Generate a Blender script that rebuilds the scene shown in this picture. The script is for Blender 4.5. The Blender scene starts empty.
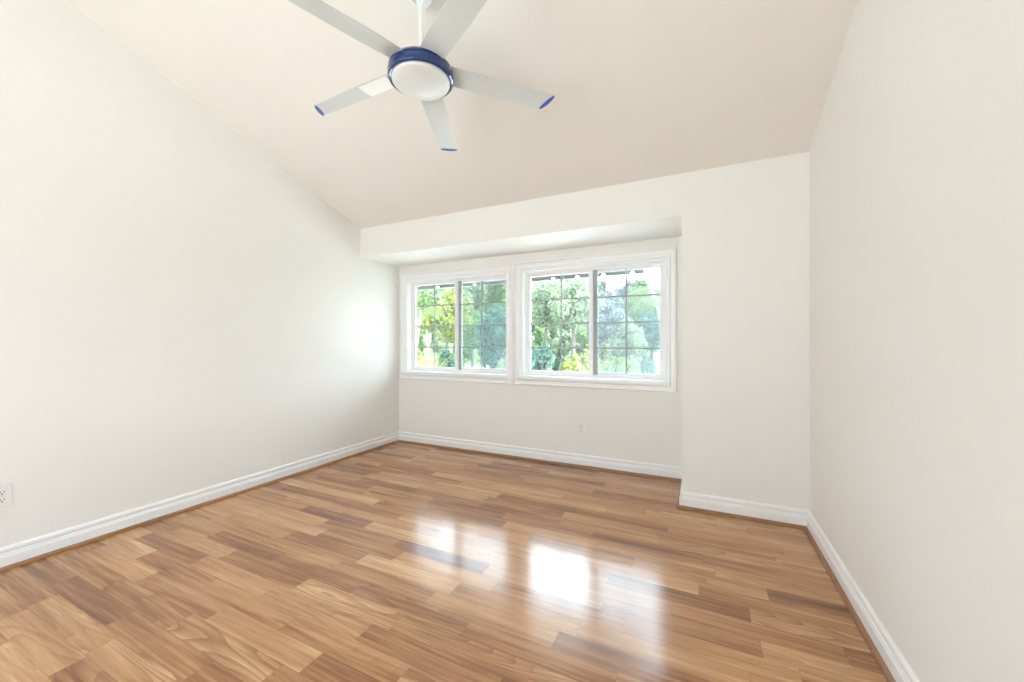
import bpy, bmesh, math, random
import numpy as np
from mathutils import Vector, Matrix

PI = math.pi
SC = bpy.context.scene
COL = SC.collection
rad = math.radians

# ------------------------------------------------------------------ camera
cam_d = bpy.data.cameras.new('camera')
cam_d.sensor_width = 36.0
cam_d.lens = 36.0 * 392.28 / 1024.0
cam_d.shift_y = 1.75 / 1024.0
cam_d.clip_start = 0.05
cam_d.clip_end = 500
cam = bpy.data.objects.new('camera', cam_d)
COL.objects.link(cam)
cam.location = (0, 0, 1.2)
cam.rotation_euler = (rad(90), 0, rad(25.788))
SC.camera = cam

# ------------------------------------------------------------------ sky, sun, exposure
SKY_BACK, SKY_FRONT = 1.75, 6.6
w = bpy.data.worlds.new('world'); SC.world = w
w.use_nodes = True
nt = w.node_tree; nt.nodes.clear()
def wn(t, **k):
    n = nt.nodes.new(t)
    for a, b in k.items(): setattr(n, a, b)
    return n
wo = wn('ShaderNodeOutputWorld'); wb = wn('ShaderNodeBackground')
tc = wn('ShaderNodeTexCoord'); sp = wn('ShaderNodeSeparateXYZ')
nt.links.new(tc.outputs['Generated'], sp.inputs[0])
mz = wn('ShaderNodeMapRange', interpolation_type='SMOOTHSTEP'); mz.inputs[1].default_value = -0.05; mz.inputs[2].default_value = 0.7
nt.links.new(sp.outputs[2], mz.inputs[0])
mc = wn('ShaderNodeMix', data_type='RGBA')
mc.inputs[6].default_value = (0.82, 0.91, 1.0, 1); mc.inputs[7].default_value = (0.70, 0.84, 1.0, 1)
nt.links.new(mz.outputs[0], mc.inputs[0])
my = wn('ShaderNodeMapRange', interpolation_type='SMOOTHSTEP')       # hazy bright half of the sky beyond the windows
my.inputs[1].default_value = -0.25; my.inputs[2].default_value = 0.45
my.inputs[3].default_value = SKY_BACK; my.inputs[4].default_value = SKY_FRONT
nt.links.new(sp.outputs[1], my.inputs[0])
nt.links.new(mc.outputs[2], wb.inputs[0]); nt.links.new(my.outputs[0], wb.inputs[1])
nt.links.new(wb.outputs[0], wo.inputs[0])

sun_d = bpy.data.lights.new('sun', 'SUN'); sun_d.energy = 7.2; sun_d.angle = rad(1.5); sun_d.color = (1.0, 0.95, 0.86)
sun = bpy.data.objects.new('sun', sun_d); COL.objects.link(sun)
sun.location = (8, -2, 12)
sun.rotation_euler = Vector((-0.62, 0.10, -0.76)).to_track_quat('-Z', 'Y').to_euler()

SC.view_settings.view_transform = 'Standard'
SC.view_settings.look = 'None'
SC.view_settings.exposure = 1.47
SC.view_settings.gamma = 1.0
SC.view_settings.use_curve_mapping = False
try:
    SC.cycles.use_denoising = True
    SC.cycles.denoiser = 'OPENIMAGEDENOISE'
    SC.cycles.max_bounces = 16
    SC.cycles.diffuse_bounces = 10
    SC.cycles.transparent_max_bounces = 24
    SC.cycles.sample_clamp_indirect = 8.0
except Exception:
    pass

# ------------------------------------------------------------------ room dimensions (metres)
XL, XR = -3.33, 0.627          # left and right wall faces
YB, YP = 3.716, 3.116          # bay back wall, front plane of pier and header
XP = -0.129                    # left edge of the pier
ZC, SL, ZS = 2.435, 0.3467, 2.126   # ceiling height at the header, ceiling slope, bay soffit
YR = -1.6                      # rear end of the room (behind the camera)
def ceil_z(y): return ZC + SL * (YP - y)

# ------------------------------------------------------------------ helpers
def link(o, parent=None):
    COL.objects.link(o)
    if parent is not None:
        o.parent = parent
        o.matrix_parent_inverse = Matrix.Identity(4)
    return o

def mesh_obj(name, verts, faces, mats, parent=None, smooth=False, origin=None, mat_idx=None):
    me = bpy.data.meshes.new(name)
    off = Vector(origin) if origin is not None else Vector((0, 0, 0))
    pv = Vector((0, 0, 0))
    me.from_pydata([tuple(Vector(v) - off) for v in verts], [], faces)
    if not isinstance(mats, (list, tuple)): mats = [mats]
    for m in mats: me.materials.append(m)
    if mat_idx: me.polygons.foreach_set('material_index', mat_idx)
    if smooth: me.polygons.foreach_set('use_smooth', [True] * len(me.polygons))
    me.update()
    o = bpy.data.objects.new(name, me)
    o.location = off
    return link(o, parent)

def bm_obj(name, bm, mats, parent=None, smooth=None):
    me = bpy.data.meshes.new(name)
    bmesh.ops.recalc_face_normals(bm, faces=bm.faces)
    bm.to_mesh(me); bm.free()
    if not isinstance(mats, (list, tuple)): mats = [mats]
    for m in mats: me.materials.append(m)
    if smooth is not None:
        me.polygons.foreach_set('use_smooth', [True] * len(me.polygons))
        if smooth < 180: me.set_sharp_from_angle(angle=rad(smooth))
    me.update()
    return link(bpy.data.objects.new(name, me), parent)

def add_box(bm, x0, x1, y0, y1, z0, z1, bev=0.0, mi=0, seg=2):
    vs = [bm.verts.new(p) for p in ((x0,y0,z0),(x1,y0,z0),(x1,y1,z0),(x0,y1,z0),(x0,y0,z1),(x1,y0,z1),(x1,y1,z1),(x0,y1,z1))]
    fs = [bm.faces.new([vs[i] for i in f]) for f in ((0,3,2,1),(4,5,6,7),(0,1,5,4),(1,2,6,5),(2,3,7,6),(3,0,4,7))]
    for f in fs: f.material_index = mi
    if bev > 0:
        es = list({e for f in fs for e in f.edges})
        bmesh.ops.bevel(bm, geom=es, offset=bev, segments=seg, affect='EDGES', profile=0.5)

def add_prism_yz(bm, poly, x0, x1):
    a = [bm.verts.new((x0, y, z)) for y, z in poly]
    b = [bm.verts.new((x1, y, z)) for y, z in poly]
    n = len(poly)
    bm.faces.new(a[::-1]); bm.faces.new(b)
    for i in range(n):
        j = (i + 1) % n
        bm.faces.new((a[i], a[j], b[j], b[i]))

def add_lathe(bm, prof, seg=64, c=(0, 0, 0), mi=0):
    rings = []
    for r, z in prof:
        if r < 1e-6:
            rings.append([bm.verts.new((c[0], c[1], c[2] + z))])
        else:
            rings.append([bm.verts.new((c[0] + r * math.cos(2*PI*i/seg), c[1] + r * math.sin(2*PI*i/seg), c[2] + z)) for i in range(seg)])
    for a, b in zip(rings, rings[1:]):
        for i in range(seg):
            j = (i + 1) % seg
            if len(a) == 1 and len(b) == 1: continue
            if len(a) == 1: f = bm.faces.new((a[0], b[i], b[j]))
            elif len(b) == 1: f = bm.faces.new((a[i], b[0], a[j]))
            else: f = bm.faces.new((a[i], b[i], b[j], a[j]))
            f.material_index = mi

def add_tube(bm, pts, radii, seg=8):
    pts = [Vector(p) for p in pts]
    rings = []
    for i, p in enumerate(pts):
        d = (pts[min(i+1, len(pts)-1)] - pts[max(i-1, 0)]).normalized()
        u = d.orthogonal().normalized() if i == 0 else (rings_u - d * rings_u.dot(d)).normalized()
        rings_u = u
        v = d.cross(u)
        rings.append([bm.verts.new(p + (u * math.cos(2*PI*k/seg) + v * math.sin(2*PI*k/seg)) * radii[i]) for k in range(seg)])
    for a, b in zip(rings, rings[1:]):
        for k in range(seg):
            bm.faces.new((a[k], a[(k+1) % seg], b[(k+1) % seg], b[k]))
    bm.faces.new(rings[0][::-1]); bm.faces.new(rings[-1])

def add_rect_sweep(bm, x0, x1, z0, z1, prof, y):
    """mitred frame: prof = closed list of (inset from the outer rectangle, protrusion towards the room)"""
    rings = []
    for w_, d_ in prof:
        rings.append([bm.verts.new(p) for p in ((x0+w_, y-d_, z0+w_), (x1-w_, y-d_, z0+w_), (x1-w_, y-d_, z1-w_), (x0+w_, y-d_, z1-w_))])
    n = len(rings)
    for i in range(n):
        a, b = rings[i], rings[(i+1) % n]
        for k in range(4):
            bm.faces.new((a[k], a[(k+1) % 4], b[(k+1) % 4], b[k]))

def empty(name, loc):
    o = bpy.data.objects.new(name, None); COL.objects.link(o)
    o.location = loc; o.empty_display_size = 0.1
    return o

def tag(o, label=None, cat=None, group=None, kind=None):
    if label: o['label'] = label
    if cat: o['category'] = cat
    if group: o['group'] = group
    if kind: o['kind'] = kind
    return o

def under(o, root):
    """parent o (built in world coordinates) under root, keeping its place"""
    o.parent = root
    o.matrix_parent_inverse = Matrix.Identity(4)
    loc = Vector((0, 0, 0)); p = root
    while p is not None:
        loc += p.location; p = p.parent
    o.location = o.location - loc
    return o

# ------------------------------------------------------------------ materials
class NG:
    def __init__(s, name):
        s.m = bpy.data.materials.new(name); s.m.use_nodes = True
        s.t = s.m.node_tree; s.t.nodes.clear()
        s.out = s.n('ShaderNodeOutputMaterial')
    def n(s, t, **k):
        n = s.t.nodes.new(t)
        for a, b in k.items(): setattr(n, a, b)
        return n
    def l(s, a, b): s.t.links.new(a, b)
    def val(s, sock, v):
        if isinstance(v, bpy.types.NodeSocket): s.l(v, sock)
        else: sock.default_value = v
    def math(s, op, a, b=None, c=None):
        n = s.n('ShaderNodeMath', operation=op)
        s.val(n.inputs[0], a)
        if b is not None: s.val(n.inputs[1], b)
        if c is not None: s.val(n.inputs[2], c)
        return n.outputs[0]
    def mix(s, f, a, b, blend='MIX'):
        n = s.n('ShaderNodeMix', data_type='RGBA', blend_type=blend)
        s.val(n.inputs[0], f); s.val(n.inputs[6], a); s.val(n.inputs[7], b)
        return n.outputs[2]
    def noise(s, vec, scale, detail=3, rough=0.5, dist=0.0):
        n = s.n('ShaderNodeTexNoise')
        if vec is not None: s.l(vec, n.inputs['Vector'])
        n.inputs['Scale'].default_value = scale; n.inputs['Detail'].default_value = detail
        n.inputs['Roughness'].default_value = rough; n.inputs['Distortion'].default_value = dist
        return n.outputs[0]
    def obj(s): return s.n('ShaderNodeTexCoord').outputs['Object']
    def comb(s, x, y, z):
        n = s.n('ShaderNodeCombineXYZ')
        s.val(n.inputs[0], x); s.val(n.inputs[1], y); s.val(n.inputs[2], z)
        return n.outputs[0]
    def ramp(s, f, stops):
        n = s.n('ShaderNodeValToRGB')
        cr = n.color_ramp
        while len(cr.elements) < len(stops): cr.elements.new(0.5)
        for e, (p, c) in zip(cr.elements, stops): e.position = p; e.color = (*c, 1)
        s.l(f, n.inputs[0])
        return n.outputs[0]
    def bump(s, h, strength, dist):
        n = s.n('ShaderNodeBump'); n.inputs['Strength'].default_value = strength; n.inputs['Distance'].default_value = dist
        s.l(h, n.inputs['Height']); return n.outputs[0]
    def bsdf(s, **k):
        b = s.n('ShaderNodeBsdfPrincipled')
        for a, v in k.items():
            s.val(b.inputs[a.replace('_', ' ')], v)
        return b
    def done(s, sh):
        s.l(sh, s.out.inputs[0]); return s.m

def c4(r, g, b): return (r, g, b, 1)

def simple(name, col, rough=0.5, metal=0.0, var=0.03, scale=30.0, coat=0.0, bump=0.0):
    g = NG(name)
    nz = g.noise(g.obj(), scale, 3)
    a = tuple(max(0, x * (1 - var)) for x in col); b = tuple(min(1, x * (1 + var)) for x in col)
    b_ = g.bsdf(Base_Color=g.mix(nz, c4(*a), c4(*b)), Roughness=rough, Metallic=metal, Coat_Weight=coat)
    if bump: g.l(g.bump(nz, bump, 0.002), b_.inputs['Normal'])
    return g.done(b_.outputs[0])

def paint(name, col, rough=0.6, tex=0.25):
    g = NG(name); o = g.obj()
    n1 = g.noise(o, 95.0, 3, 0.55); n2 = g.noise(o, 1.3, 2)
    a = tuple(x * 0.985 for x in col)
    b = g.bsdf(Base_Color=g.mix(n2, c4(*a), c4(*col)), Roughness=rough)
    g.l(g.bump(n1, tex, 0.004), b.inputs['Normal'])
    return g.done(b.outputs[0])

def floor_mat():
    g = NG('laminate_planks')
    o = g.obj(); sx = g.n('ShaderNodeSeparateXYZ'); g.l(o, sx.inputs[0])
    x, y = sx.outputs[0], sx.outputs[1]
    W = 0.1015
    ys = g.math('SUBTRACT', y, 0.034)
    rowf = g.math('DIVIDE', ys, W); row = g.math('FLOOR', rowf); rv = g.math('FRACT', rowf)
    wn1 = g.n('ShaderNodeTexWhiteNoise', noise_dimensions='1D'); g.l(row, wn1.inputs['W'])
    prow = g.math('FLOOR', g.math('DIVIDE', ys, 2 * W)); pv = g.math('FRACT', g.math('DIVIDE', ys, 2 * W))
    wn2 = g.n('ShaderNodeTexWhiteNoise', noise_dimensions='1D'); g.l(g.math('ADD', prow, 77.3), wn2.inputs['W'])
    L = 0.62
    xs = g.math('ADD', x, g.math('MULTIPLY', wn1.outputs[0], 5.0))
    colf = g.math('DIVIDE', xs, L); col = g.math('FLOOR', colf); cv = g.math('FRACT', colf)
    cell = g.n('ShaderNodeTexWhiteNoise', noise_dimensions='2D'); g.l(g.comb(row, col, 0.0), cell.inputs['Vector'])
    r1 = cell.outputs['Value']; sc = g.n('ShaderNodeSeparateColor'); g.l(cell.outputs['Color'], sc.inputs[0])
    r2, r3 = sc.outputs[1], sc.outputs[2]
    # grain: long figure stretched along the strip, shifted per strip
    gx = g.math('ADD', x, g.math('MULTIPLY', r2, 31.0)); gy = g.math('ADD', y, g.math('MULTIPLY', r3, 17.0))
    v1 = g.comb(g.math('MULTIPLY', gx, 1.0), g.math('MULTIPLY', gy, 13.0), r1)
    n1 = g.noise(v1, 1.0, 4, 0.6, 0.5)
    n2 = g.noise(g.comb(g.math('MULTIPLY', gx, 1.8), g.math('MULTIPLY', gy, 50.0), r2), 1.0, 3, 0.6, 0.3)
    fig = g.noise(g.comb(g.math('MULTIPLY', gx, 0.9), g.math('MULTIPLY', gy, 8.5), r2), 1.0, 1, 0.4, 0.2)
    rings = g.math('FRACT', g.math('MULTIPLY', fig, 15.0))
    rings = g.math('POWER', rings, 2.2)
    fine = g.noise(g.comb(g.math('MULTIPLY', gx, 7.0), g.math('MULTIPLY', gy, 150.0), r1), 1.0, 3, 0.6)
    tone = g.math('MULTIPLY_ADD', r1, 0.50, g.math('MULTIPLY_ADD', n1, 1.25, g.math('MULTIPLY_ADD', n2, 0.95, -0.84)))
    base = g.ramp(tone, [(0.0, FL[0]), (0.28, FL[1]), (0.52, FL[2]), (0.78, FL[3]), (1.0, FL[4])])
    c = g.mix(g.math('MULTIPLY', g.math('MULTIPLY', rings, 0.95), g.math('MULTIPLY', r3, r3)), base, g.mix(0.7, base, c4(0.16, 0.065, 0.022)))
    c = g.mix(g.math('MULTIPLY_ADD', fine, 1.3, -0.42), c, g.mix(0.45, c, c4(0.20, 0.085, 0.032)))
    # knots
    vk = g.n('ShaderNodeTexVoronoi'); vk.inputs['Scale'].default_value = 1.0
    g.l(g.comb(g.math('MULTIPLY', gx, 2.2), g.math('MULTIPLY', gy, 7.0), 0.0), vk.inputs['Vector'])
    kn = g.n('ShaderNodeMapRange'); kn.inputs[1].default_value = 0.02; kn.inputs[2].default_value = 0.16; kn.inputs[3].default_value = 0.6; kn.inputs[4].default_value = 0.0
    g.l(vk.outputs['Distance'], kn.inputs[0])
    c = g.mix(g.math('MULTIPLY', kn.outputs[0], g.math('GREATER_THAN', r3, 0.6)), c, c4(0.17, 0.075, 0.03))
    # seams
    def seam(f, wdt, size):
        d = g.math('MULTIPLY', g.math('SUBTRACT', 0.5, g.math('ABSOLUTE', g.math('SUBTRACT', f, 0.5))), size)
        return g.math('LESS_THAN', d, wdt)
    s1 = seam(pv, 0.0011, 2 * W); s2 = seam(cv, 0.0009, L); s3 = seam(rv, 0.0005, W)
    c = g.mix(g.math('MULTIPLY', g.math('MAXIMUM', s1, g.math('MAXIMUM', s2, g.math('MULTIPLY', s3, 0.5))), 0.55), c, c4(0.16, 0.07, 0.03))
    gl = g.noise(o, 2.5, 2)
    b = g.bsdf(Base_Color=c, Roughness=g.math('MULTIPLY_ADD', gl, 0.05, 0.145), IOR=1.55, Specular_IOR_Level=0.62)
    hb = g.math('SUBTRACT', g.math('MULTIPLY', fine, 0.15), g.math('MULTIPLY', s1, 0.8))
    g.l(g.bump(hb, 0.10, 0.0008), b.inputs['Normal'])
    return g.done(b.outputs[0])

FL = [(0.15, 0.052, 0.018), (0.29, 0.122, 0.046), (0.46, 0.228, 0.094), (0.60, 0.332, 0.148), (0.74, 0.47, 0.24)]
M_floor = floor_mat()
M_wall = paint('wall_paint', (0.83, 0.822, 0.795))
M_ceil = paint('ceiling_paint', (0.84, 0.815, 0.775), 0.7, 0.15)
M_trim = simple('white_gloss_trim', (0.86, 0.865, 0.87), 0.28, var=0.01)
M_shoe = simple('wood_shoe', (0.30, 0.150, 0.068), 0.35, var=0.2, scale=14)
M_vinyl = simple('white_vinyl', (0.84, 0.85, 0.86), 0.35, var=0.01)
M_alu = simple('grey_aluminium', (0.34, 0.37, 0.37), 0.4, var=0.04)
M_plate = simple('ivory_plate', (0.80, 0.80, 0.78), 0.35, var=0.01)
M_slot = simple('dark_slot', (0.03, 0.03, 0.03), 0.6)
M_screw = simple('screw_metal', (0.62, 0.61, 0.58), 0.3, metal=0.8)
M_fanwhite = simple('fan_white', (0.84, 0.86, 0.87), 0.3, var=0.01)
M_blade = simple('blade_silver_grey', (0.63, 0.66, 0.66), 0.34, var=0.02, coat=0.25)
M_blue = simple('blue_enamel', (0.002, 0.036, 0.175), 0.16, metal=0.35, var=0.1, coat=1.0)
M_bluecap = simple('blue_cap', (0.045, 0.095, 0.42), 0.35, var=0.05)
M_patch = simple('patch_white', (0.95, 0.95, 0.95), 0.45, var=0.005)
M_print = simple('grey_print', (0.45, 0.45, 0.47), 0.6)

def globe_mat():
    g = NG('frosted_globe')
    n = g.noise(g.obj(), 16.0, 2, 0.5, 1.2)
    b = g.bsdf(Base_Color=g.mix(n, c4(0.69, 0.705, 0.70), c4(0.76, 0.775, 0.77)), Roughness=0.4, Coat_Weight=0.1, Coat_Roughness=0.15)
    return g.done(b.outputs[0])
M_globe = globe_mat()

def glass_mat():
    g = NG('window_glass')
    t = g.n('ShaderNodeBsdfTransparent'); t.inputs[0].default_value = (0.95, 0.985, 0.975, 1)
    gl = g.n('ShaderNodeBsdfGlossy'); gl.inputs['Roughness'].default_value = 0.02
    lw = g.n('ShaderNodeFresnel'); lw.inputs[0].default_value = 1.45
    m = g.n('ShaderNodeMixShader'); g.l(g.math('MULTIPLY', lw.outputs[0], 0.8), m.inputs[0]); g.l(t.outputs[0], m.inputs[1]); g.l(gl.outputs[0], m.inputs[2])
    # faint translucent film added to imitate haze over the view
    d = g.n('ShaderNodeBsdfTranslucent'); d.inputs[0].default_value = (0.9, 0.95, 0.97, 1)
    m2 = g.n('ShaderNodeMixShader'); g.val(m2.inputs[0], g.math('MULTIPLY_ADD', g.noise(g.obj(), 4.0, 3), 0.004, 0.002))
    g.l(m.outputs[0], m2.inputs[1]); g.l(d.outputs[0], m2.inputs[2])
    return g.done(m2.outputs[0])
M_glass = glass_mat()

def screen_mat():
    g = NG('insect_screen')
    t = g.n('ShaderNodeBsdfTransparent')
    d = g.n('ShaderNodeBsdfDiffuse'); d.inputs[0].default_value = (0.26, 0.31, 0.34, 1)
    m = g.n('ShaderNodeMixShader'); g.val(m.inputs[0], g.math('MULTIPLY_ADD', g.noise(g.obj(), 6.0, 2), 0.05, 0.21))
    g.l(t.outputs[0], m.inputs[1]); g.l(d.outputs[0], m.inputs[2])
    return g.done(m.outputs[0])
M_screen = screen_mat()

def leaf_mat(name, c1, c2, trans=0.35):
    g = NG(name)
    n = g.noise(g.obj(), 2.6, 3); n2 = g.noise(g.obj(), 11.0, 1)
    c = g.mix(g.math('MULTIPLY_ADD', n2, 0.6, g.math('MULTIPLY', n, 0.6)), c4(*c1), c4(*c2))
    d = g.bsdf(Base_Color=c, Roughness=0.7, Specular_IOR_Level=0.15)
    t = g.n('ShaderNodeBsdfTranslucent'); g.l(c, t.inputs[0])
    m = g.n('ShaderNodeMixShader'); m.inputs[0].default_value = trans
    g.l(d.outputs[0], m.inputs[1]); g.l(t.outputs[0], m.inputs[2])
    return g.done(m.outputs[0])
M_bark = simple('pale_bark', (0.15, 0.13, 0.115), 0.85, var=0.3, scale=9, bump=0.5)
M_palmbark = simple('palm_bark', (0.17, 0.16, 0.145), 0.85, var=0.25, scale=12, bump=0.5)
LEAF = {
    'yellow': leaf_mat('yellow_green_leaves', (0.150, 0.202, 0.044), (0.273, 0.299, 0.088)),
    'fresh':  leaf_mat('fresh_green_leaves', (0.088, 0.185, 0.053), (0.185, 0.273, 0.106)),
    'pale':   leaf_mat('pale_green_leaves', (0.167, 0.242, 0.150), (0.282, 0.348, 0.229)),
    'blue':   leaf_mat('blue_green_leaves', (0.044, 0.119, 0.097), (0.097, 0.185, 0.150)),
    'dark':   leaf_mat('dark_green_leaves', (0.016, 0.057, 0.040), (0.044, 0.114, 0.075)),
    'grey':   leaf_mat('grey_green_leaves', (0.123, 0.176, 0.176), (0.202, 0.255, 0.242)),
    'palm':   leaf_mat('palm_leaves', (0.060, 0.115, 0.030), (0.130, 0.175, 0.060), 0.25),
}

# ------------------------------------------------------------------ the setting
bm = bmesh.new(); add_box(bm, XL - 0.15, XR + 0.15, YR, YB + 0.15, -0.10, 0.0)
tag(bm_obj('floor', bm, M_floor), kind='structure')

TH = 0.15
top_pad = 0.22
bm = bmesh.new()
add_prism_yz(bm, [(YR, 0), (YB + TH, 0), (YB + TH, ZC + top_pad - 0.15), (YP, ceil_z(YP) + top_pad), (YR, ceil_z(YR) + top_pad)], XL - TH, XL)
tag(bm_obj('wall_left', bm, M_wall), kind='structure')
bm = bmesh.new()
add_prism_yz(bm, [(YR, 0), (YB + TH, 0), (YB + TH, ZC + top_pad - 0.15), (YP, ceil_z(YP) + top_pad), (YR, ceil_z(YR) + top_pad)], XR, XR + TH)
tag(bm_obj('wall_right', bm, M_wall), kind='structure')
bm = bmesh.new()
add_prism_yz(bm, [(YR, ceil_z(YR)), (YP, ceil_z(YP)), (YP, ceil_z(YP) + 0.14), (YR, ceil_z(YR) + 0.14)], XL, XR)
tag(bm_obj('ceiling', bm, M_ceil), kind='structure')
bm = bmesh.new(); add_box(bm, -0.55, XR, YR - 0.12, YR, 0, ceil_z(YR) + 0.1); add_box(bm, XL, -2.75, YR - 0.12, YR, 0, ceil_z(YR) + 0.1); add_box(bm, -2.75, -0.55, YR - 0.12, YR, 2.5, ceil_z(YR) + 0.1)  # unseen wall added behind the camera, its opening placed to shape the daylight
tag(bm_obj('wall_rear_blocker', bm, M_wall), kind='structure')
bm = bmesh.new(); add_box(bm, XL, XP, YP, YB, ZS, ZC + 0.14)
tag(bm_obj('wall_header', bm, M_wall), kind='structure')
bm = bmesh.new(); add_box(bm, XP, XR, YP, YB, 0, ZC + 0.14)
tag(bm_obj('wall_pier', bm, M_wall), kind='structure')

# window openings in the bay's back wall
CW = 0.085
OPEN = [(-3.205, -1.855), (-1.685, -0.28)]
OZ0, OZ1 = 0.848, 1.950
bm = bmesh.new()
xs = [XL, OPEN[0][0], OPEN[0][1], OPEN[1][0], OPEN[1][1], XR]
add_box(bm, XL, XR, YB, YB + TH, 0, OZ0)
add_box(bm, XL, XR, YB, YB + TH, OZ1, ZC + 0.07)
for a, b in ((0, 1), (2, 3), (4, 5)):
    add_box(bm, xs[a], xs[b], YB, YB + TH, OZ0, OZ1)
tag(bm_obj('wall_back', bm, M_wall), kind='structure')

# baseboards and wood shoe mouldings, mitred
BASE = [(0, 0), (0.0180, 0), (0.0180, 0.066), (0.0170, 0.0710), (0.0140, 0.0740), (0.0140, 0.0800), (0.0075, 0.0830), (0.0070, 0.0900), (0.0120, 0.0930), (0.0130, 0.1000), (0.0115, 0.1090), (0.0070, 0.1155), (0.0030, 0.1180), (0, 0.1190)]
SHOE = [(0.0178, 0)] + [(0.0178 + 0.017 * math.cos(a), 0.020 * math.sin(a)) for a in [i * PI / 12 for i in range(7)]]
def moulding(name, mat, prof, axis, base, sgn, s, e):
    """axis 'x' or 'y' = run direction; base = wall coordinate, sgn = direction out of the wall; s, e = (coordinate, miter slope)"""
    bm = bmesh.new(); A, B = [], []
    for d, z in prof:
        for lst, (c0, k) in ((A, s), (B, e)):
            run = c0 + k * d; off = base + sgn * d
            lst.append(bm.verts.new((run, off, z) if axis == 'x' else (off, run, z)))
    n = len(prof)
    for i in range(n):
        j = (i + 1) % n
        bm.faces.new((A[i], A[j], B[j], B[i]))
    bm.faces.new(A); bm.faces.new(B[::-1])
    return tag(bm_obj(name, bm, mat), kind='structure')
RUNS = [('left', 'y', XL, 1, (YR, 0), (YB, -1)), ('back', 'x', YB, -1, (XL, 1), (XP, -1)),
        ('bay', 'y', XP, -1, (YB, -1), (YP, -1)), ('pier', 'x', YP, -1, (XP, -1), (XR, -1)),
        ('right', 'y', XR, -1, (YR, 0), (YP, -1))]
for i, (nm, ax, ba, sg, s, e) in enumerate(RUNS):
    moulding('baseboard_' + nm, M_trim, BASE, ax, ba, sg, s, e)
    moulding('trim_%d' % (i + 1), M_shoe, SHOE, ax, ba, sg, s, e)

# ------------------------------------------------------------------ windows
CASING = [(0.0015, 0), (0.0015, 0.017), (0.005, 0.023), (0.013, 0.024), (0.019, 0.020), (0.022, 0.012), (0.046, 0.010), (0.050, 0.013), (0.054, 0.019), (0.062, 0.021), (0.074, 0.020), (0.080, 0.015), (0.085, 0.012), (0.085, 0)]
def window(idx, ox0, ox1, horn_l, horn_r, stile_x, dark_x, muntins):
    W = empty('window_%d' % idx, ((ox0 + ox1) / 2, YB, OZ0)); tag(W, kind='structure')
    P = lambda name, bm, m, par=W: under(bm_obj(name, bm, m), par)
    bm = bmesh.new(); add_rect_sweep(bm, ox0 - CW, ox1 + CW, OZ0 - CW, OZ1 + CW, CASING, YB)
    P('casing', bm, M_trim)
    # stool lying in the opening with small horns over the casing
    bm = bmesh.new()
    add_box(bm, ox0 - horn_l, ox1 + horn_r, YB - 0.052, YB - 0.0105, OZ0 - 0.016, OZ0 + 0.014, 0.005, seg=3)
    add_box(bm, ox0, ox1, YB - 0.0106, YB + 0.070, OZ0 - 0.016 + 0.016, OZ0 + 0.014)
    P('stool', bm, M_trim)
    # jamb liner
    bm = bmesh.new(); add_rect_sweep(bm, ox0, ox1, OZ0, OZ1, [(0, 0.0), (0.012, 0.0), (0.012, -0.15), (0, -0.15)], YB)
    P('jamb', bm, M_trim)
    # vinyl frame with a stepped profile
    a, b, z0, z1 = ox0 + 0.012, ox1 - 0.012, OZ0 + 0.014, OZ1 - 0.012
    bm = bmesh.new(); add_rect_sweep(bm, a, b, z0, z1, [(0, -0.068), (0.010, -0.068), (0.012, -0.076), (0.024, -0.078), (0.024, -0.140), (0, -0.140)], YB)
    P('frame', bm, M_vinyl)
    ia, ib, iz0, iz1 = a + 0.022, b - 0.022, z0 + 0.022, z1 - 0.022
    def sash(x0, x1, y, mat_st, xl, xr):
        """xl, xr = widths of the left and right stile"""
        S = empty('sash', ((x0 + x1) / 2, y, iz0)); under(S, W)
        bm = bmesh.new(); r = 0.030; t = 0.022
        add_box(bm, x0, x0 + xl, y - t/2, y + t/2, iz0, iz1, 0.003)
        add_box(bm, x1 - xr, x1, y - t/2, y + t/2, iz0, iz1, 0.003)
        add_box(bm, x0 + xl, x1 - xr, y - t/2, y + t/2, iz0, iz0 + r - 0.003, 0.003)
        add_box(bm, x0 + xl, x1 - xr, y - t/2, y + t/2, iz1 - r + 0.004, iz1, 0.003)
        P('sash_frame', bm, mat_st, S)
        gx0, gx1, gz0, gz1 = x0 + xl - 0.004, x1 - xr + 0.004, iz0 + r - 0.007, iz1 - r + 0.008
        bm = bmesh.new(); add_box(bm, gx0, gx1, y - 0.002, y + 0.002, gz0, gz1)
        P('pane', bm, M_glass, S)
        return S, gx0, gx1, gz0, gz1
    yi, yo = YB + 0.096, YB + 0.122
    S1, *g1 = sash(ia, stile_x, yi, M_vinyl, 0.030, 0.040)
    S2, *g2 = sash(stile_x - 0.035, ib, yo, M_vinyl, 0.035, 0.030)
    for S, (gx0, gx1, gz0, gz1), y, mx in ((S1, g1, yi - 0.009, muntins[0]), (S2, g2, yo - 0.009, muntins[1])):
        bm = bmesh.new(); hw = 0.008
        add_box(bm, mx - hw, mx + hw, y - 0.003, y + 0.003, gz0, gz1, 0.0015)
        for z in (1.148, 1.395, 1.643):
            for (p, q) in ((gx0, mx - hw), (mx + hw, gx1)):
                add_box(bm, p, q, y - 0.003, y + 0.003, z - hw, z + hw, 0.0015)
        P('muntin_grid', bm, M_alu, S)
    # grey interlock strip beside the meeting stile
    bm = bmesh.new(); add_box(bm, stile_x + 0.001, dark_x, yo - 0.013, yo + 0.013, iz0 + 0.002, iz1 - 0.002, 0.003)
    I = P('interlock', bm, M_alu); I['label'] = 'grey metal strip beside the meeting stile'
    # insect screen over the right half
    bm = bmesh.new(); add_box(bm, stile_x, ib, yo + 0.0155, yo + 0.0165, iz0 + 0.01, iz1 - 0.01)
    P('insect_screen', bm, M_screen)
    # sash latch
    bm = bmesh.new(); add_box(bm, stile_x - 0.030, stile_x - 0.012, yi - 0.022, yi - 0.0112, 1.36, 1.43, 0.003)
    P('latch', bm, M_vinyl)
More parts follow.
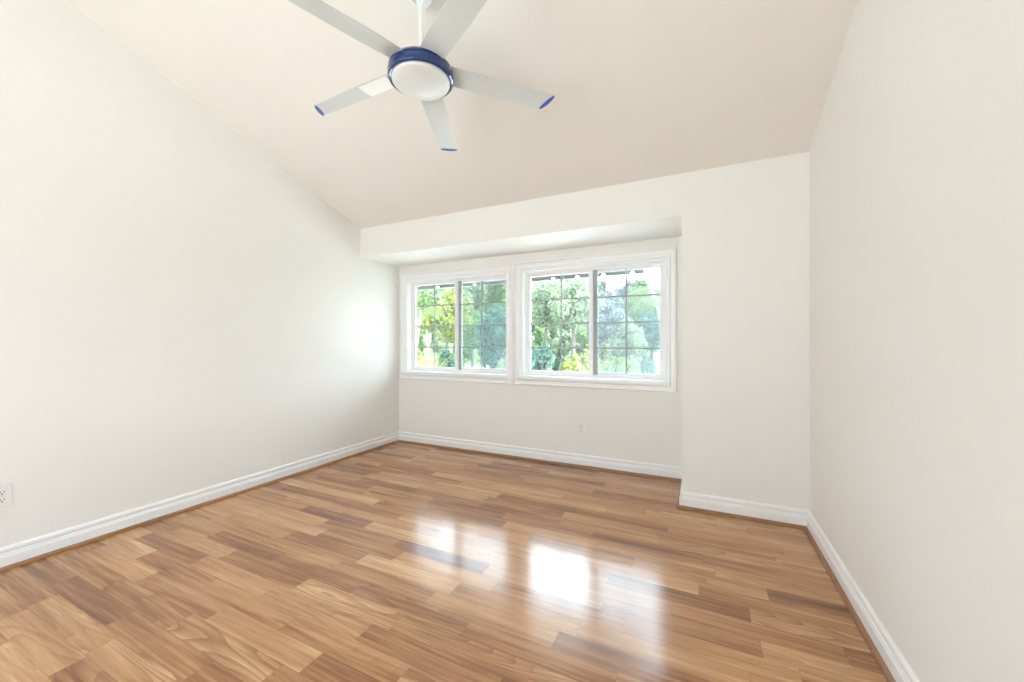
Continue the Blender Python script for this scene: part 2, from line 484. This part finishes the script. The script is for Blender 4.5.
window(1, OPEN[0][0], OPEN[0][1], 0.06, 0.004, -2.535, -2.498, (-2.857, -2.225))
window(2, OPEN[1][0], OPEN[1][1], 0.035, 0.030, -0.958, -0.916, (-1.281, -0.643))

# ------------------------------------------------------------------ wall outlets
def outlet(root, axis):
    """duplex outlet; built facing -Y at the root, then turned"""
    def P(name, bm, m, par): 
        o = bm_obj(name, bm, m); o.parent = par; o.matrix_parent_inverse = Matrix.Identity(4); return o
    bm = bmesh.new(); add_box(bm, -0.035, 0.035, -0.006, 0.0, -0.0575, 0.0575, 0.003, seg=3)
    P('cover_plate', bm, M_plate, root)
    for s in (1, -1):
        bm = bmesh.new(); n = 24
        ring = []
        for k in range(n):
            a = 2*PI*k/n
            ring.append((max(-0.0165, min(0.0165, 0.0185*math.cos(a))), max(-0.0135, min(0.0135, 0.0175*math.sin(a)))))
        A = [bm.verts.new((x, -0.0055, z + s*0.0195)) for x, z in ring]; B = [bm.verts.new((x, -0.0085, z + s*0.0195)) for x, z in ring]
        bm.faces.new(B)
        for k in range(n): bm.faces.new((A[k], A[(k+1) % n], B[(k+1) % n], B[k]))
        R = P('receptacle', bm, M_plate, root)
        bm = bmesh.new(); zc = s*0.0195
        add_box(bm, -0.0080, -0.0050, -0.0088, -0.0080, zc - 0.001, zc + 0.008)
        add_box(bm, 0.0050, 0.0080, -0.0088, -0.0080, zc + 0.000, zc + 0.007)
        add_lathe(bm, [(0, 0), (0.0032, 0), (0.0032, 0.0008), (0, 0.0008)], 12, (0, 0, 0))
        vs = [v for v in bm.verts if abs(v.co.x) < 0.0040 and abs(v.co.y) < 0.0040]
        for v in vs: v.co = Vector((v.co.x, -0.0088 + v.co.z, v.co.y + zc - 0.0075))
        P('slots', bm, M_slot, R)
    bm = bmesh.new(); add_lathe(bm, [(0.0035, 0), (0.0032, 0.0012), (0, 0.0016)], 14)
    for v in bm.verts: v.co = Vector((v.co.x, -0.0058 - v.co.z, v.co.y))
    P('screw', bm, M_screw, root)
o1 = empty('wall_outlet', (XL, 0.693, 0.389)); o1.rotation_euler = (0, 0, rad(90))
tag(o1, 'white duplex outlet on the left wall, at the edge of the photo', 'outlet'); outlet(o1, 'x')
o2 = empty('wall_outlet', (-1.045, YB, 0.372))
tag(o2, 'small ivory duplex outlet on the wall below the right-hand window', 'outlet'); outlet(o2, 'y')

# ------------------------------------------------------------------ ceiling fan
FX, FY, FZ = -1.253, 1.557, 2.553
FR, FA, DROOP, PITCH = 0.678, rad(41.1), rad(5.4), rad(-10.5)
fan = empty('ceiling_fan', (FX, FY, ceil_z(FY)))
tag(fan, 'five-blade ceiling fan with blue motor band and white light globe, hanging from the sloped ceiling', 'ceiling fan')
def FP(name, bm, m, par=fan, smooth=None): return under(bm_obj(name, bm, m, smooth=smooth), par)
# canopy, turned square to the slope
bm = bmesh.new()
add_lathe(bm, [(0, 0.0), (0.066, 0.0), (0.068, -0.004), (0.068, -0.052), (0.064, -0.070), (0.054, -0.086), (0.042, -0.095), (0.030, -0.098), (0.027, -0.094), (0.026, -0.080)], 48)
bmesh.ops.rotate(bm, verts=bm.verts, cent=(0, 0, 0), matrix=Matrix.Rotation(-math.atan(SL), 3, 'X'))
bmesh.ops.translate(bm, verts=bm.verts, vec=(FX, FY, ceil_z(FY)))
FP('canopy', bm, M_fanwhite, smooth=40)
bm = bmesh.new()
add_lathe(bm, [(0, 0.022), (0.014, 0.019), (0.021, 0.010), (0.024, 0), (0.021, -0.010), (0.0135, -0.018)], 28, (FX, FY, ceil_z(FY) - 0.085))
FP('hanger_ball', bm, M_fanwhite, smooth=60)
bm = bmesh.new(); add_lathe(bm, [(0, 0.0), (0.0125, 0.0), (0.0125, -(ceil_z(FY) - 0.06 - FZ - 0.03)), (0, -(ceil_z(FY) - 0.06 - FZ - 0.03))], 24, (FX, FY, ceil_z(FY) - 0.06))
FP('downrod', bm, M_fanwhite, smooth=40)
# motor housing: a blue band with a groove; the blades leave it through the slot above the band
bm = bmesh.new()
add_lathe(bm, [(0.018, 0.052), (0.028, 0.050), (0.032, 0.036), (0.070, 0.030), (0.115, 0.024), (0.138, 0.016), (0.146, 0.008), (0.146, 0.002), (0.142, -0.001)], 72, (FX, FY, FZ))
FP('motor_housing', bm, M_blue, smooth=35)
bm = bmesh.new()
add_lathe(bm, [(0.115, 0.004), (0.150, 0.003), (0.156, -0.003), (0.1585, -0.010), (0.1585, -0.013), (0.1555, -0.015), (0.1555, -0.0175), (0.160, -0.020), (0.1615, -0.028), (0.1605, -0.045), (0.157, -0.054), (0.150, -0.058), (0.141, -0.056)], 96, (FX, FY, FZ))
FP('blue_band', bm, M_blue, smooth=35)
bm = bmesh.new()
prof = [(0.1415, -0.050), (0.1415, -0.060)]
for i in range(1, 11):
    a = i / 10 * PI / 2
    prof.append((0.1415 * math.cos(a) if i < 10 else 0.0, -0.060 - 0.030 * math.sin(a)))
add_lathe(bm, prof, 72, (FX, FY, FZ))
FP('light_globe', bm, M_globe, smooth=60)
# blades
SKEW = 0.42     # the tips are cut at a slant
def blade_mesh():
    bm = bmesh.new()
    # x along the blade, y across (leading edge +y), lens-shaped section
    st = [(0.130, 0.054, -0.056), (0.20, 0.058, -0.060), (0.32, 0.060, -0.062), (0.45, 0.058, -0.060), (0.58, 0.054, -0.056), (0.674, 0.050, -0.052)]
    sec = []
    n = 12
    for i in range(n + 1):
        t = i / n
        sec.append((t, 0.0022 + 0.0050 * math.sin(PI * t) ** 0.8))
    for i in range(n, -1, -1):
        t = i / n
        sec.append((t, -0.0022 - 0.0030 * math.sin(PI * t) ** 0.8))
    rings = []
    for x, yl, yt in st:
        rings.append([bm.verts.new((x - SKEW * (yl + (yt - yl) * t) * max(0.0, (x - 0.45) / 0.23), yl + (yt - yl) * t, z)) for t, z in sec])
    m = len(sec)
    for a, b in zip(rings, rings[1:]):
        for k in range(m): bm.faces.new((a[k], a[(k+1) % m], b[(k+1) % m], b[k]))
    bm.faces.new(rings[0]); 
    bm.faces.new(rings[-1][::-1])
    return bm
def cap_mesh():
    """shallow elliptical end cap set obliquely into the underside of the tip"""
    bm = bmesh.new(); n = 28
    rings = []
    for r_, h in ((1.0, 0.004), (1.0, -0.0050), (0.90, -0.0066), (0.5, -0.0074)):
        rings.append([bm.verts.new((0.665 - SKEW * 0.052 * r_ * math.sin(2*PI*q/n) + 0.0130 * r_ * math.cos(2*PI*q/n), -0.001 + 0.0520 * r_ * math.sin(2*PI*q/n), h)) for q in range(n)])
    for a, b in zip(rings, rings[1:]):
        for q in range(n): bm.faces.new((a[q], a[(q+1) % n], b[(q+1) % n], b[q]))
    bm.faces.new(rings[0]); bm.faces.new(rings[-1][::-1])
    return bm
for k in range(5):
    ang = FA + k * 2 * PI / 5
    R = Matrix.Translation((FX, FY, FZ + 0.010)) @ Matrix.Rotation(rad(-1.3), 4, Vector((0.78, 0.63, 0))) @ Matrix.Rotation(ang, 4, 'Z') @ Matrix.Rotation(DROOP, 4, 'Y') @ Matrix.Rotation(PITCH, 4, 'X')
    bm = blade_mesh(); bmesh.ops.transform(bm, matrix=R, verts=bm.verts)
    B = FP('blade', bm, M_blade, smooth=50)
    bm = cap_mesh(); bmesh.ops.transform(bm, matrix=R, verts=bm.verts)
    Cp = FP('tip_cap', bm, M_bluecap, B, smooth=40); Cp['label'] = 'blue end cap'
    if k == 2:  # white patch on the underside of this blade, near the hub
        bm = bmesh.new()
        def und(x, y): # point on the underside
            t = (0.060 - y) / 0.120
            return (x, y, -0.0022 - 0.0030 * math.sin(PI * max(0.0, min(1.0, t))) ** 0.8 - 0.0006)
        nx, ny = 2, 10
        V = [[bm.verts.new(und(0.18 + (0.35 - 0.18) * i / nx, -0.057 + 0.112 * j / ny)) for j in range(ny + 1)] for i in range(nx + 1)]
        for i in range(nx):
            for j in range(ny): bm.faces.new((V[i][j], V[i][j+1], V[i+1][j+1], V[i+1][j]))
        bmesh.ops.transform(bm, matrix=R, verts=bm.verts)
        Sx = FP('white_patch', bm, M_patch, B); Sx['label'] = 'white patch on the underside'

# ------------------------------------------------------------------ outside the windows
def ground_mat(name, a, b_, c_):
    g = NG(name); o = g.obj()
    n = g.noise(o, 0.9, 4); n2 = g.noise(o, 14.0, 3)
    c = g.ramp(n, [(0.35, a), (0.5, b_), (0.62, c_)])
    c = g.mix(g.math('MULTIPLY', n2, 0.3), c, c4(*[v * 0.6 for v in b_]))
    b = g.bsdf(Base_Color=c, Roughness=0.9)
    return g.done(b.outputs[0])
GZ = -0.25
bm = bmesh.new()
N = 48
def ground_h(x, y): return GZ + max(0.0, (y - 20.0)) * 0.10
gx = np.linspace(-70, 40, N); gy = np.concatenate([np.linspace(-25, 20, 10), np.linspace(21, 70, 20)])
V = [[bm.verts.new((x, y, ground_h(x, y))) for x in gx] for y in gy]
for j in range(len(gy) - 1):
    for i in range(N - 1): bm.faces.new((V[j][i], V[j][i+1], V[j+1][i+1], V[j+1][i]))
tag(bm_obj('ground', bm, ground_mat('garden_ground', (0.54, 0.54, 0.50), (0.58, 0.58, 0.54), (0.50, 0.50, 0.45))), kind='structure')
M_lawn = ground_mat('lawn', (0.07, 0.12, 0.04), (0.10, 0.16, 0.05), (0.14, 0.17, 0.08))
bm = bmesh.new(); add_box(bm, -45, 20, 12.0, 20.0, GZ - 0.1, GZ + 0.012)
tag(bm_obj('lawn', bm, M_lawn), kind='structure')
bm = bmesh.new()
a = [bm.verts.new(p) for p in ((-60, 20, GZ + 0.03), (25, 20, GZ + 0.03), (25, 68, ground_h(0, 68) + 0.06), (-60, 68, ground_h(0, 68) + 0.06))]; bm.faces.new(a)
tag(bm_obj('hillside', bm, M_lawn), kind='structure')
bm = bmesh.new(); add_box(bm, -15.0, -6.5, 17.0, 20.0, GZ - 0.1, GZ + 0.025)
tag(bm_obj('driveway', bm, simple('pale_concrete', (0.45, 0.48, 0.52), 0.8, var=0.06, scale=3)), kind='structure')

bm = bmesh.new(); add_box(bm, -14, 5, YB + TH, 12.0, GZ - 0.1, GZ + 0.02)  # unseen pale ground added to bounce daylight up onto the bay soffit
tag(bm_obj('bounce_yard', bm, simple('pale_bounce', (0.86, 0.85, 0.82), 0.85, var=0.05, scale=4)), kind='structure')

# eave above the windows with a dark gutter
M_eave = simple('eave_white', (0.80, 0.78, 0.74), 0.6)
M_gut = simple('dark_gutter', (0.035, 0.028, 0.025), 0.5)
E = empty('roof_eave', (-2.4, 4.2, 2.05)); tag(E, kind='structure')
bm = bmesh.new()
add_prism_yz(bm, [(YB + TH, 2.22), (4.46, 2.03), (4.46, 2.06), (YB + TH, 2.30)], -4.6, -0.55)
under(bm_obj('soffit_board', bm, M_eave), E)
bm = bmesh.new(); add_prism_yz(bm, [(4.44, 1.956), (4.475, 1.954), (4.52, 2.01), (4.53, 2.085), (4.44, 2.085)], -4.6, -0.564)
under(bm_obj('gutter', bm, M_gut), E)
# a string of white bulbs along the gutter
LS = empty('light_string', (-1.9, 4.455, 1.968))
tag(LS, 'string of small white bulbs along the dark eave edge above the windows', 'string lights')
bm = bmesh.new(); add_tube(bm, [(-3.6 + i * 0.1, 4.437, 1.975 + 0.002 * math.sin(i * 2.1)) for i in range(31)], [0.0022] * 31, 6)
under(bm_obj('wire', bm, simple('dark_wire', (0.04, 0.04, 0.04), 0.5)), LS)
M_bulb = simple('white_bulb', (0.93, 0.93, 0.92), 0.25, var=0.01)
for bx in (-3.28, -2.69, -2.20, -1.90, -1.598, -1.302, -0.998, -0.680):
    bm = bmesh.new()
    add_lathe(bm, [(0, 0.012), (0.010, 0.010), (0.018, 0.002), (0.022, -0.008), (0.017, -0.018), (0.008, -0.024), (0, -0.026)], 14)
    for v in bm.verts: v.co = Vector((bx + v.co.x * 1.25, 4.436 + v.co.y * 0.8, 1.974 + v.co.z * 0.8))
    under(bm_obj('bulb', bm, M_bulb, smooth=60), LS)

rng = np.random.default_rng(5)
def leaf_obj(name, centers, normals, size, mat, seed, aspect=0.55, droop=0.0):
    r = np.random.default_rng(seed)
    n = len(centers)
    d = normals + r.normal(0, 0.8, (n, 3)); d /= np.linalg.norm(d, axis=1)[:, None] + 1e-9
    u = np.cross(d, r.normal(0, 1, (n, 3))); u[:, 2] -= droop; u /= np.linalg.norm(u, axis=1)[:, None] + 1e-9
    v = np.cross(d, u); v /= np.linalg.norm(v, axis=1)[:, None] + 1e-9
    s = size * r.uniform(0.6, 1.35, (n, 1))
    V = np.empty((n, 4, 3))
    V[:, 0] = centers - u * s; V[:, 1] = centers + v * s * aspect + d * s * 0.12
    V[:, 2] = centers + u * s; V[:, 3] = centers - v * s * aspect + d * s * 0.12
    me = bpy.data.meshes.new(name)
    me.vertices.add(n * 4); me.loops.add(n * 4); me.polygons.add(n)
    me.vertices.foreach_set('co', V.ravel())
    me.loops.foreach_set('vertex_index', np.arange(n * 4))
    me.polygons.foreach_set('loop_start', np.arange(n) * 4)
    me.polygons.foreach_set('loop_total', np.full(n, 4))
    me.materials.append(mat)
    me.update(); me.validate()
    o = bpy.data.objects.new(name, me)
    return link(o)

def crown_points(n, c, rx, rz, seed, clumps=26, core=0.35):
    r = np.random.default_rng(seed)
    cd = r.normal(0, 1, (clumps, 3)); cd /= np.linalg.norm(cd, axis=1)[:, None]
    cr = r.uniform(0.45, 0.85, (clumps, 1))
    cc = cd * cr
    ca = r.uniform(0.22, core + 0.1, clumps)
    k = r.integers(0, clumps, n)
    p = r.normal(0, 1, (n, 3)); p /= np.linalg.norm(p, axis=1)[:, None]
    rr = r.uniform(0.55, 1.05, (n, 1)) * ca[k][:, None]
    pts = cc[k] + p * rr
    nor = p + cd[k] * 0.5
    pts = pts * np.array([rx, rx, rz]) + np.array(c)
    return pts, nor

def tree(x, y, base_h, crown_c, rx, rz, leaf, label, kind='garden_tree', cat='tree', n=4500, size=0.09, seed=0, trunk=0.09, lean=0.0, group=None, trunk_mat=None):
    gz = ground_h(x, y)
    T = empty(kind, (x, y, gz)); tag(T, label, cat, group)
    r = random.Random(seed)
    top = Vector((x + lean, y, crown_c))
    bm = bmesh.new()
    fork = gz + (crown_c - rz * 0.75 - gz) if crown_c - rz * 0.75 > gz + 0.2 else gz + 0.2
    f = Vector((x + lean * 0.5, y, fork))
    add_tube(bm, [(x, y, gz - 0.1), (x + lean*0.2 + r.uniform(-.03,.03), y, gz + (fork-gz)*0.5), f], [trunk * 1.25, trunk, trunk * 0.85])
    for b in range(5):
        a = b * 2 * PI / 5 + r.uniform(0, 1)
        e = Vector((top.x + math.cos(a) * rx * 0.6, y + math.sin(a) * rx * 0.6, crown_c + rz * r.uniform(-0.1, 0.6)))
        mid = f.lerp(e, 0.5) + Vector((0, 0, rz * 0.12))
        add_tube(bm, [f, mid, e], [trunk * 0.6, trunk * 0.38, trunk * 0.15], 6)
    under(bm_obj('trunk', bm, trunk_mat or M_bark), T)
    pts, nor = crown_points(n, (top.x, y, crown_c), rx, rz, seed + 11)
    under(leaf_obj('foliage', pts, nor, size, LEAF[leaf], seed), T)
    return T

def shrub(x, y, h, rx, leaf, label, n=2200, size=0.06, seed=0, group=None):
    gz = ground_h(x, y)
    T = empty('garden_shrub', (x, y, gz)); tag(T, label, 'shrub', group)
    r = random.Random(seed); bm = bmesh.new()
    for b in range(6):
        a = b * PI / 3 + r.uniform(0, .6)
        add_tube(bm, [(x, y, gz - 0.05), (x + math.cos(a)*rx*0.3, y + math.sin(a)*rx*0.3, gz + h*0.45), (x + math.cos(a)*rx*0.6, y + math.sin(a)*rx*0.6, gz + h*0.8)], [0.022, 0.016, 0.006], 6)
    under(bm_obj('stem', bm, M_bark), T)
    pts, nor = crown_points(n, (x, y, gz + h * 0.55), rx, h * 0.52, seed + 3, 18, 0.4)
    under(leaf_obj('foliage', pts, nor, size, LEAF[leaf], seed), T)

def frond_mesh(bm, o, az, length, lift, sag, leaf_len, n=17):
    """one feather palm frond: a curved rib with drooping leaflets"""
    o = Vector(o); dx, dy = math.cos(az), math.sin(az)
    pts = []
    for i in range(n + 1):
        t = i / n
        pts.append(o + Vector((dx * length * t, dy * length * t, lift * length * t - sag * length * t * t)))
    add_tube(bm, pts, [0.012 * (1 - 0.8 * k / n) for k in range(n + 1)], 5)
    side = Vector((-dy, dx, 0))
    for i in range(3, n):
        p = pts[i]; d = (pts[i+1] - pts[i-1]).normalized() if i < n else Vector((dx, dy, 0))
        for s in (1, -1):
            L = leaf_len * (0.55 + 0.45 * math.sin(PI * i / n))
            tip = p + side * s * L * 0.55 + d * L * 0.5 - Vector((0, 0, L * 0.62))
            mid = p.lerp(tip, 0.5) + Vector((0, 0, L * 0.14))
            wv = d * 0.008
            a = [bm.verts.new(q) for q in (p - wv * 0.6, p + wv * 0.6, mid + wv, mid - wv, tip)]
            bm.faces.new((a[0], a[1], a[2], a[3])); bm.faces.new((a[3], a[2], a[4]))

def palm(x, y, h, lean, label, length, nf, seed, leaf_len=0.5):
    gz = ground_h(x, y); r = random.Random(seed)
    T = empty('palm_tree', (x, y, gz)); tag(T, label, 'palm tree')
    bm = bmesh.new(); add_tube(bm, [(x - lean[0], y - lean[1], gz - 0.1), (x - lean[0]*0.45, y - lean[1]*0.45, gz + h * 0.5), (x, y, gz + h)], [0.11, 0.085, 0.07], 10)
    under(bm_obj('trunk', bm, M_palmbark), T)
    for k in range(nf):
        bm = bmesh.new()
        frond_mesh(bm, (x, y, gz + h), k * 2 * PI / nf + r.uniform(-.2, .2), length * r.uniform(0.85, 1.1), r.uniform(0.25, 0.8), r.uniform(0.7, 1.15), leaf_len)
        under(bm_obj('frond', bm, LEAF['palm']), T)

def strap_plant(x, y, h, label, seed, leaf='yellow', n=60):
    gz = ground_h(x, y); r = random.Random(seed)
    T = empty('strap_leaf_plant', (x, y, gz)); tag(T, label, 'plant')
    bm = bmesh.new()
    for k in range(n):
        a = r.uniform(0, 2*PI); L = h * r.uniform(0.7, 1.15); o = r.uniform(0.15, 0.6)
        d = Vector((math.cos(a), math.sin(a), 0)); s = Vector((-math.sin(a), math.cos(a), 0)) * 0.03
        prev = None
        for i in range(6):
            t = i / 5
            p = Vector((x, y, gz)) + d * (L * o * t * t + 0.08) + Vector((0, 0, L * (t - 0.28 * o * 2 * t * t)))
            ww = s * (1 - t * 0.9)
            cur = (bm.verts.new(p - ww), bm.verts.new(p + ww))
            if prev: bm.faces.new((prev[0], prev[1], cur[1], cur[0]))
            prev = cur
    under(bm_obj('strap_leaves', bm, LEAF[leaf]), T)

def gx_at(u, Y):      # world x on depth Y for a column of the photograph (camera at the origin)
    a = (u - 512) / 392.28; c, s = math.cos(rad(25.788)), math.sin(rad(25.788))
    return Y * (-s + a * c) / (c + a * s)

# far belt of trees
ROW_A = [(412, 'fresh', 'fresh green background tree behind the leaning palm'),
         (455, 'pale', 'pale background tree rising behind the yellow-green tree'),
         (503, 'fresh', 'background tree peeping out above the dense blue-green tree'),
         (552, 'pale', 'pale leafy background tree behind the two slim trunks'),
         (603, 'grey', 'hazy grey-green background tree just right of the right window centre stile'),
         (655, 'fresh', 'fresh green background tree behind the drooping palm fronds')]
ROW_B = [(388, 'pale', 'pale far tree at the left edge of the left window'),
         (433, 'pale', 'pale far tree above the left pane of the left window'),
         (480, 'pale', 'pale far tree right of the left window centre stile'),
         (528, 'grey', 'far hazy tree at the left edge of the right window'),
         (578, 'pale', 'pale far tree behind the right window centre stile'),
         (631, 'grey', 'far hazy low tree under the white gap of sky'),
         (690, 'grey', 'far hazy tree behind the white house')]
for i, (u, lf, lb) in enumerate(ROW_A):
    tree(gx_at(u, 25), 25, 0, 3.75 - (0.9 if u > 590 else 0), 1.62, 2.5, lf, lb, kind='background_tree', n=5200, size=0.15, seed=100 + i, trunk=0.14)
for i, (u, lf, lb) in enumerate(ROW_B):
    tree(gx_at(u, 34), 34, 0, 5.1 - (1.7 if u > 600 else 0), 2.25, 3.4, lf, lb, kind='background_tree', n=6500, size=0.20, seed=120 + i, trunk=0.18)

# middle distance
tree(gx_at(447, 15), 15, 0, 2.45, 1.12, 1.35, 'yellow', 'bright yellow-green tree in the left pane of the left window', seed=1, n=4200, size=0.075, trunk=0.06)
tree(gx_at(472, 18.3), 18.3, 0, 1.75, 1.15, 1.25, 'fresh', 'fresh green tree just right of the left window centre stile', seed=2, n=4200, size=0.085, trunk=0.07)
tree(gx_at(496, 13), 13, 0, 1.25, 0.82, 1.55, 'blue', 'dense dark blue-green tree at the right of the left window', seed=3, n=6500, size=0.075, trunk=0.08)
tree(gx_at(546, 16), 16, 0, 3.0, 1.30, 1.15, 'pale', 'slim-trunked pale tree at the left of the right window', seed=4, n=3600, size=0.085, trunk=0.075)
tree(gx_at(573, 14), 14, 0, 2.65, 1.05, 0.95, 'pale', 'slim grey-trunked pale tree left of the right window centre stile', seed=5, n=3200, size=0.08, trunk=0.085)
tree(gx_at(608, 18.5), 18.5, 0, 1.9, 1.25, 1.15, 'grey', 'grey-green tree in the middle of the right window', seed=6, n=4200, size=0.09, trunk=0.07)
tree(gx_at(652, 17.5), 17.5, 0, 1.7, 0.9, 0.85, 'blue', 'round blue-grey tree beside the white house', seed=7, n=4200, size=0.075, trunk=0.07)
tree(gx_at(628, 15.2), 15.2, 0, 1.1, 0.9, 0.9, 'pale', 'low pale tree left of the round blue-grey tree', seed=8, n=3600, size=0.085, trunk=0.05)

palm(gx_at(421, 12.5), 12.5, 2.75, (0.45, 0.1), 'leaning palm with a pale trunk at the left edge of the left window', 0.95, 14, 21, 0.40)
palm(gx_at(657, 8.5), 8.5, 2.50, (-0.5, 0.2), 'palm with drooping fronds at the upper right of the right window', 0.62, 15, 22, 0.34)

strap_plant(gx_at(412, 6.9), 6.9, 1.55, 'yellow strap-leaved plant in the lower left corner of the left window', 31)
strap_plant(gx_at(430, 8.8), 8.8, 1.45, 'yellow-green strap-leaved plant beside the dark low shrub', 32)
shrub(gx_at(445, 10.2), 10.2, 1.12, 0.33, 'dark', 'small dark green shrub at the bottom of the left window', seed=41, size=0.05)
shrub(gx_at(456, 11), 11, 1.0, 0.40, 'fresh', 'fresh green shrub behind the dark shrub by the left window centre stile', seed=42)
shrub(gx_at(505, 10), 10, 0.95, 0.30, 'pale', 'pale shrub in the lower right corner of the left window', seed=43)
shrub(gx_at(541, 10), 10, 1.28, 0.42, 'blue', 'dark blue-green shrub in the lower left corner of the right window', seed=44, n=3000)
shrub(gx_at(559, 13.6), 13.6, 0.90, 0.38, 'dark', 'low dark shrub between the two slim trunks', seed=45)
shrub(gx_at(570, 9.6), 9.6, 0.98, 0.34, 'yellow', 'yellow-green shrub below the slim grey-trunked tree', seed=46)
shrub(gx_at(585, 11.6), 11.6, 1.25, 0.42, 'yellow', 'tall yellow-green shrub left of the right window centre stile', seed=47)
shrub(gx_at(602, 13), 13, 1.30, 0.42, 'yellow', 'yellow-green shrub right of the right window centre stile', seed=48)
shrub(gx_at(617, 10.2), 10.2, 1.05, 0.42, 'fresh', 'fresh green shrub at the bottom middle of the right window', seed=49)
shrub(gx_at(634, 12.8), 12.8, 1.0, 0.38, 'pale', 'pale green shrub left of the white house', seed=50)
shrub(gx_at(648, 11.2), 11.2, 1.05, 0.22, 'blue', 'slim blue-green shrub at the corner of the white house', seed=51)

for i, (u, lf) in enumerate([(417, 'fresh'), (440, 'pale'), (462, 'fresh'), (520, 'pale'), (541, 'fresh'), (562, 'pale'), (584, 'fresh'), (606, 'pale'), (628, 'fresh')]):
    shrub(gx_at(u, 21.3), 21.3, 2.0 + 0.25 * math.sin(i * 2.3), 0.62, lf, 'rounded shrub in the low hedge row at the foot of the background trees', seed=70 + i, size=0.09, group='hedge row at the foot of the background trees')

# white house at the right
HX = gx_at(652.5, 20.0)
Hs = empty('neighbour_house', (HX + 3, 21, GZ)); tag(Hs, 'white-walled neighbouring house at the lower right of the right window', 'house')
bm = bmesh.new(); add_box(bm, HX, HX + 6.5, 20.0, 22.4, GZ - 0.3, 0.95)
under(bm_obj('wall', bm, simple('white_stucco', (0.86, 0.85, 0.84), 0.9, var=0.02)), Hs)
bm = bmesh.new()
a = [bm.verts.new(p) for p in ((HX - 0.3, 19.8, 0.95), (HX + 6.8, 19.8, 0.95), (HX + 6.8, 22.6, 0.95), (HX - 0.3, 22.6, 0.95), (HX + 1.6, 21.2, 1.45), (HX + 4.9, 21.2, 1.45))]
for f in ((0, 1, 5, 4), (1, 2, 5), (2, 3, 4, 5), (3, 0, 4), (3, 2, 1, 0)): bm.faces.new([a[i] for i in f])
under(bm_obj('roof', bm, simple('pale_shingles', (0.52, 0.52, 0.53), 0.9, var=0.15, scale=5)), Hs)
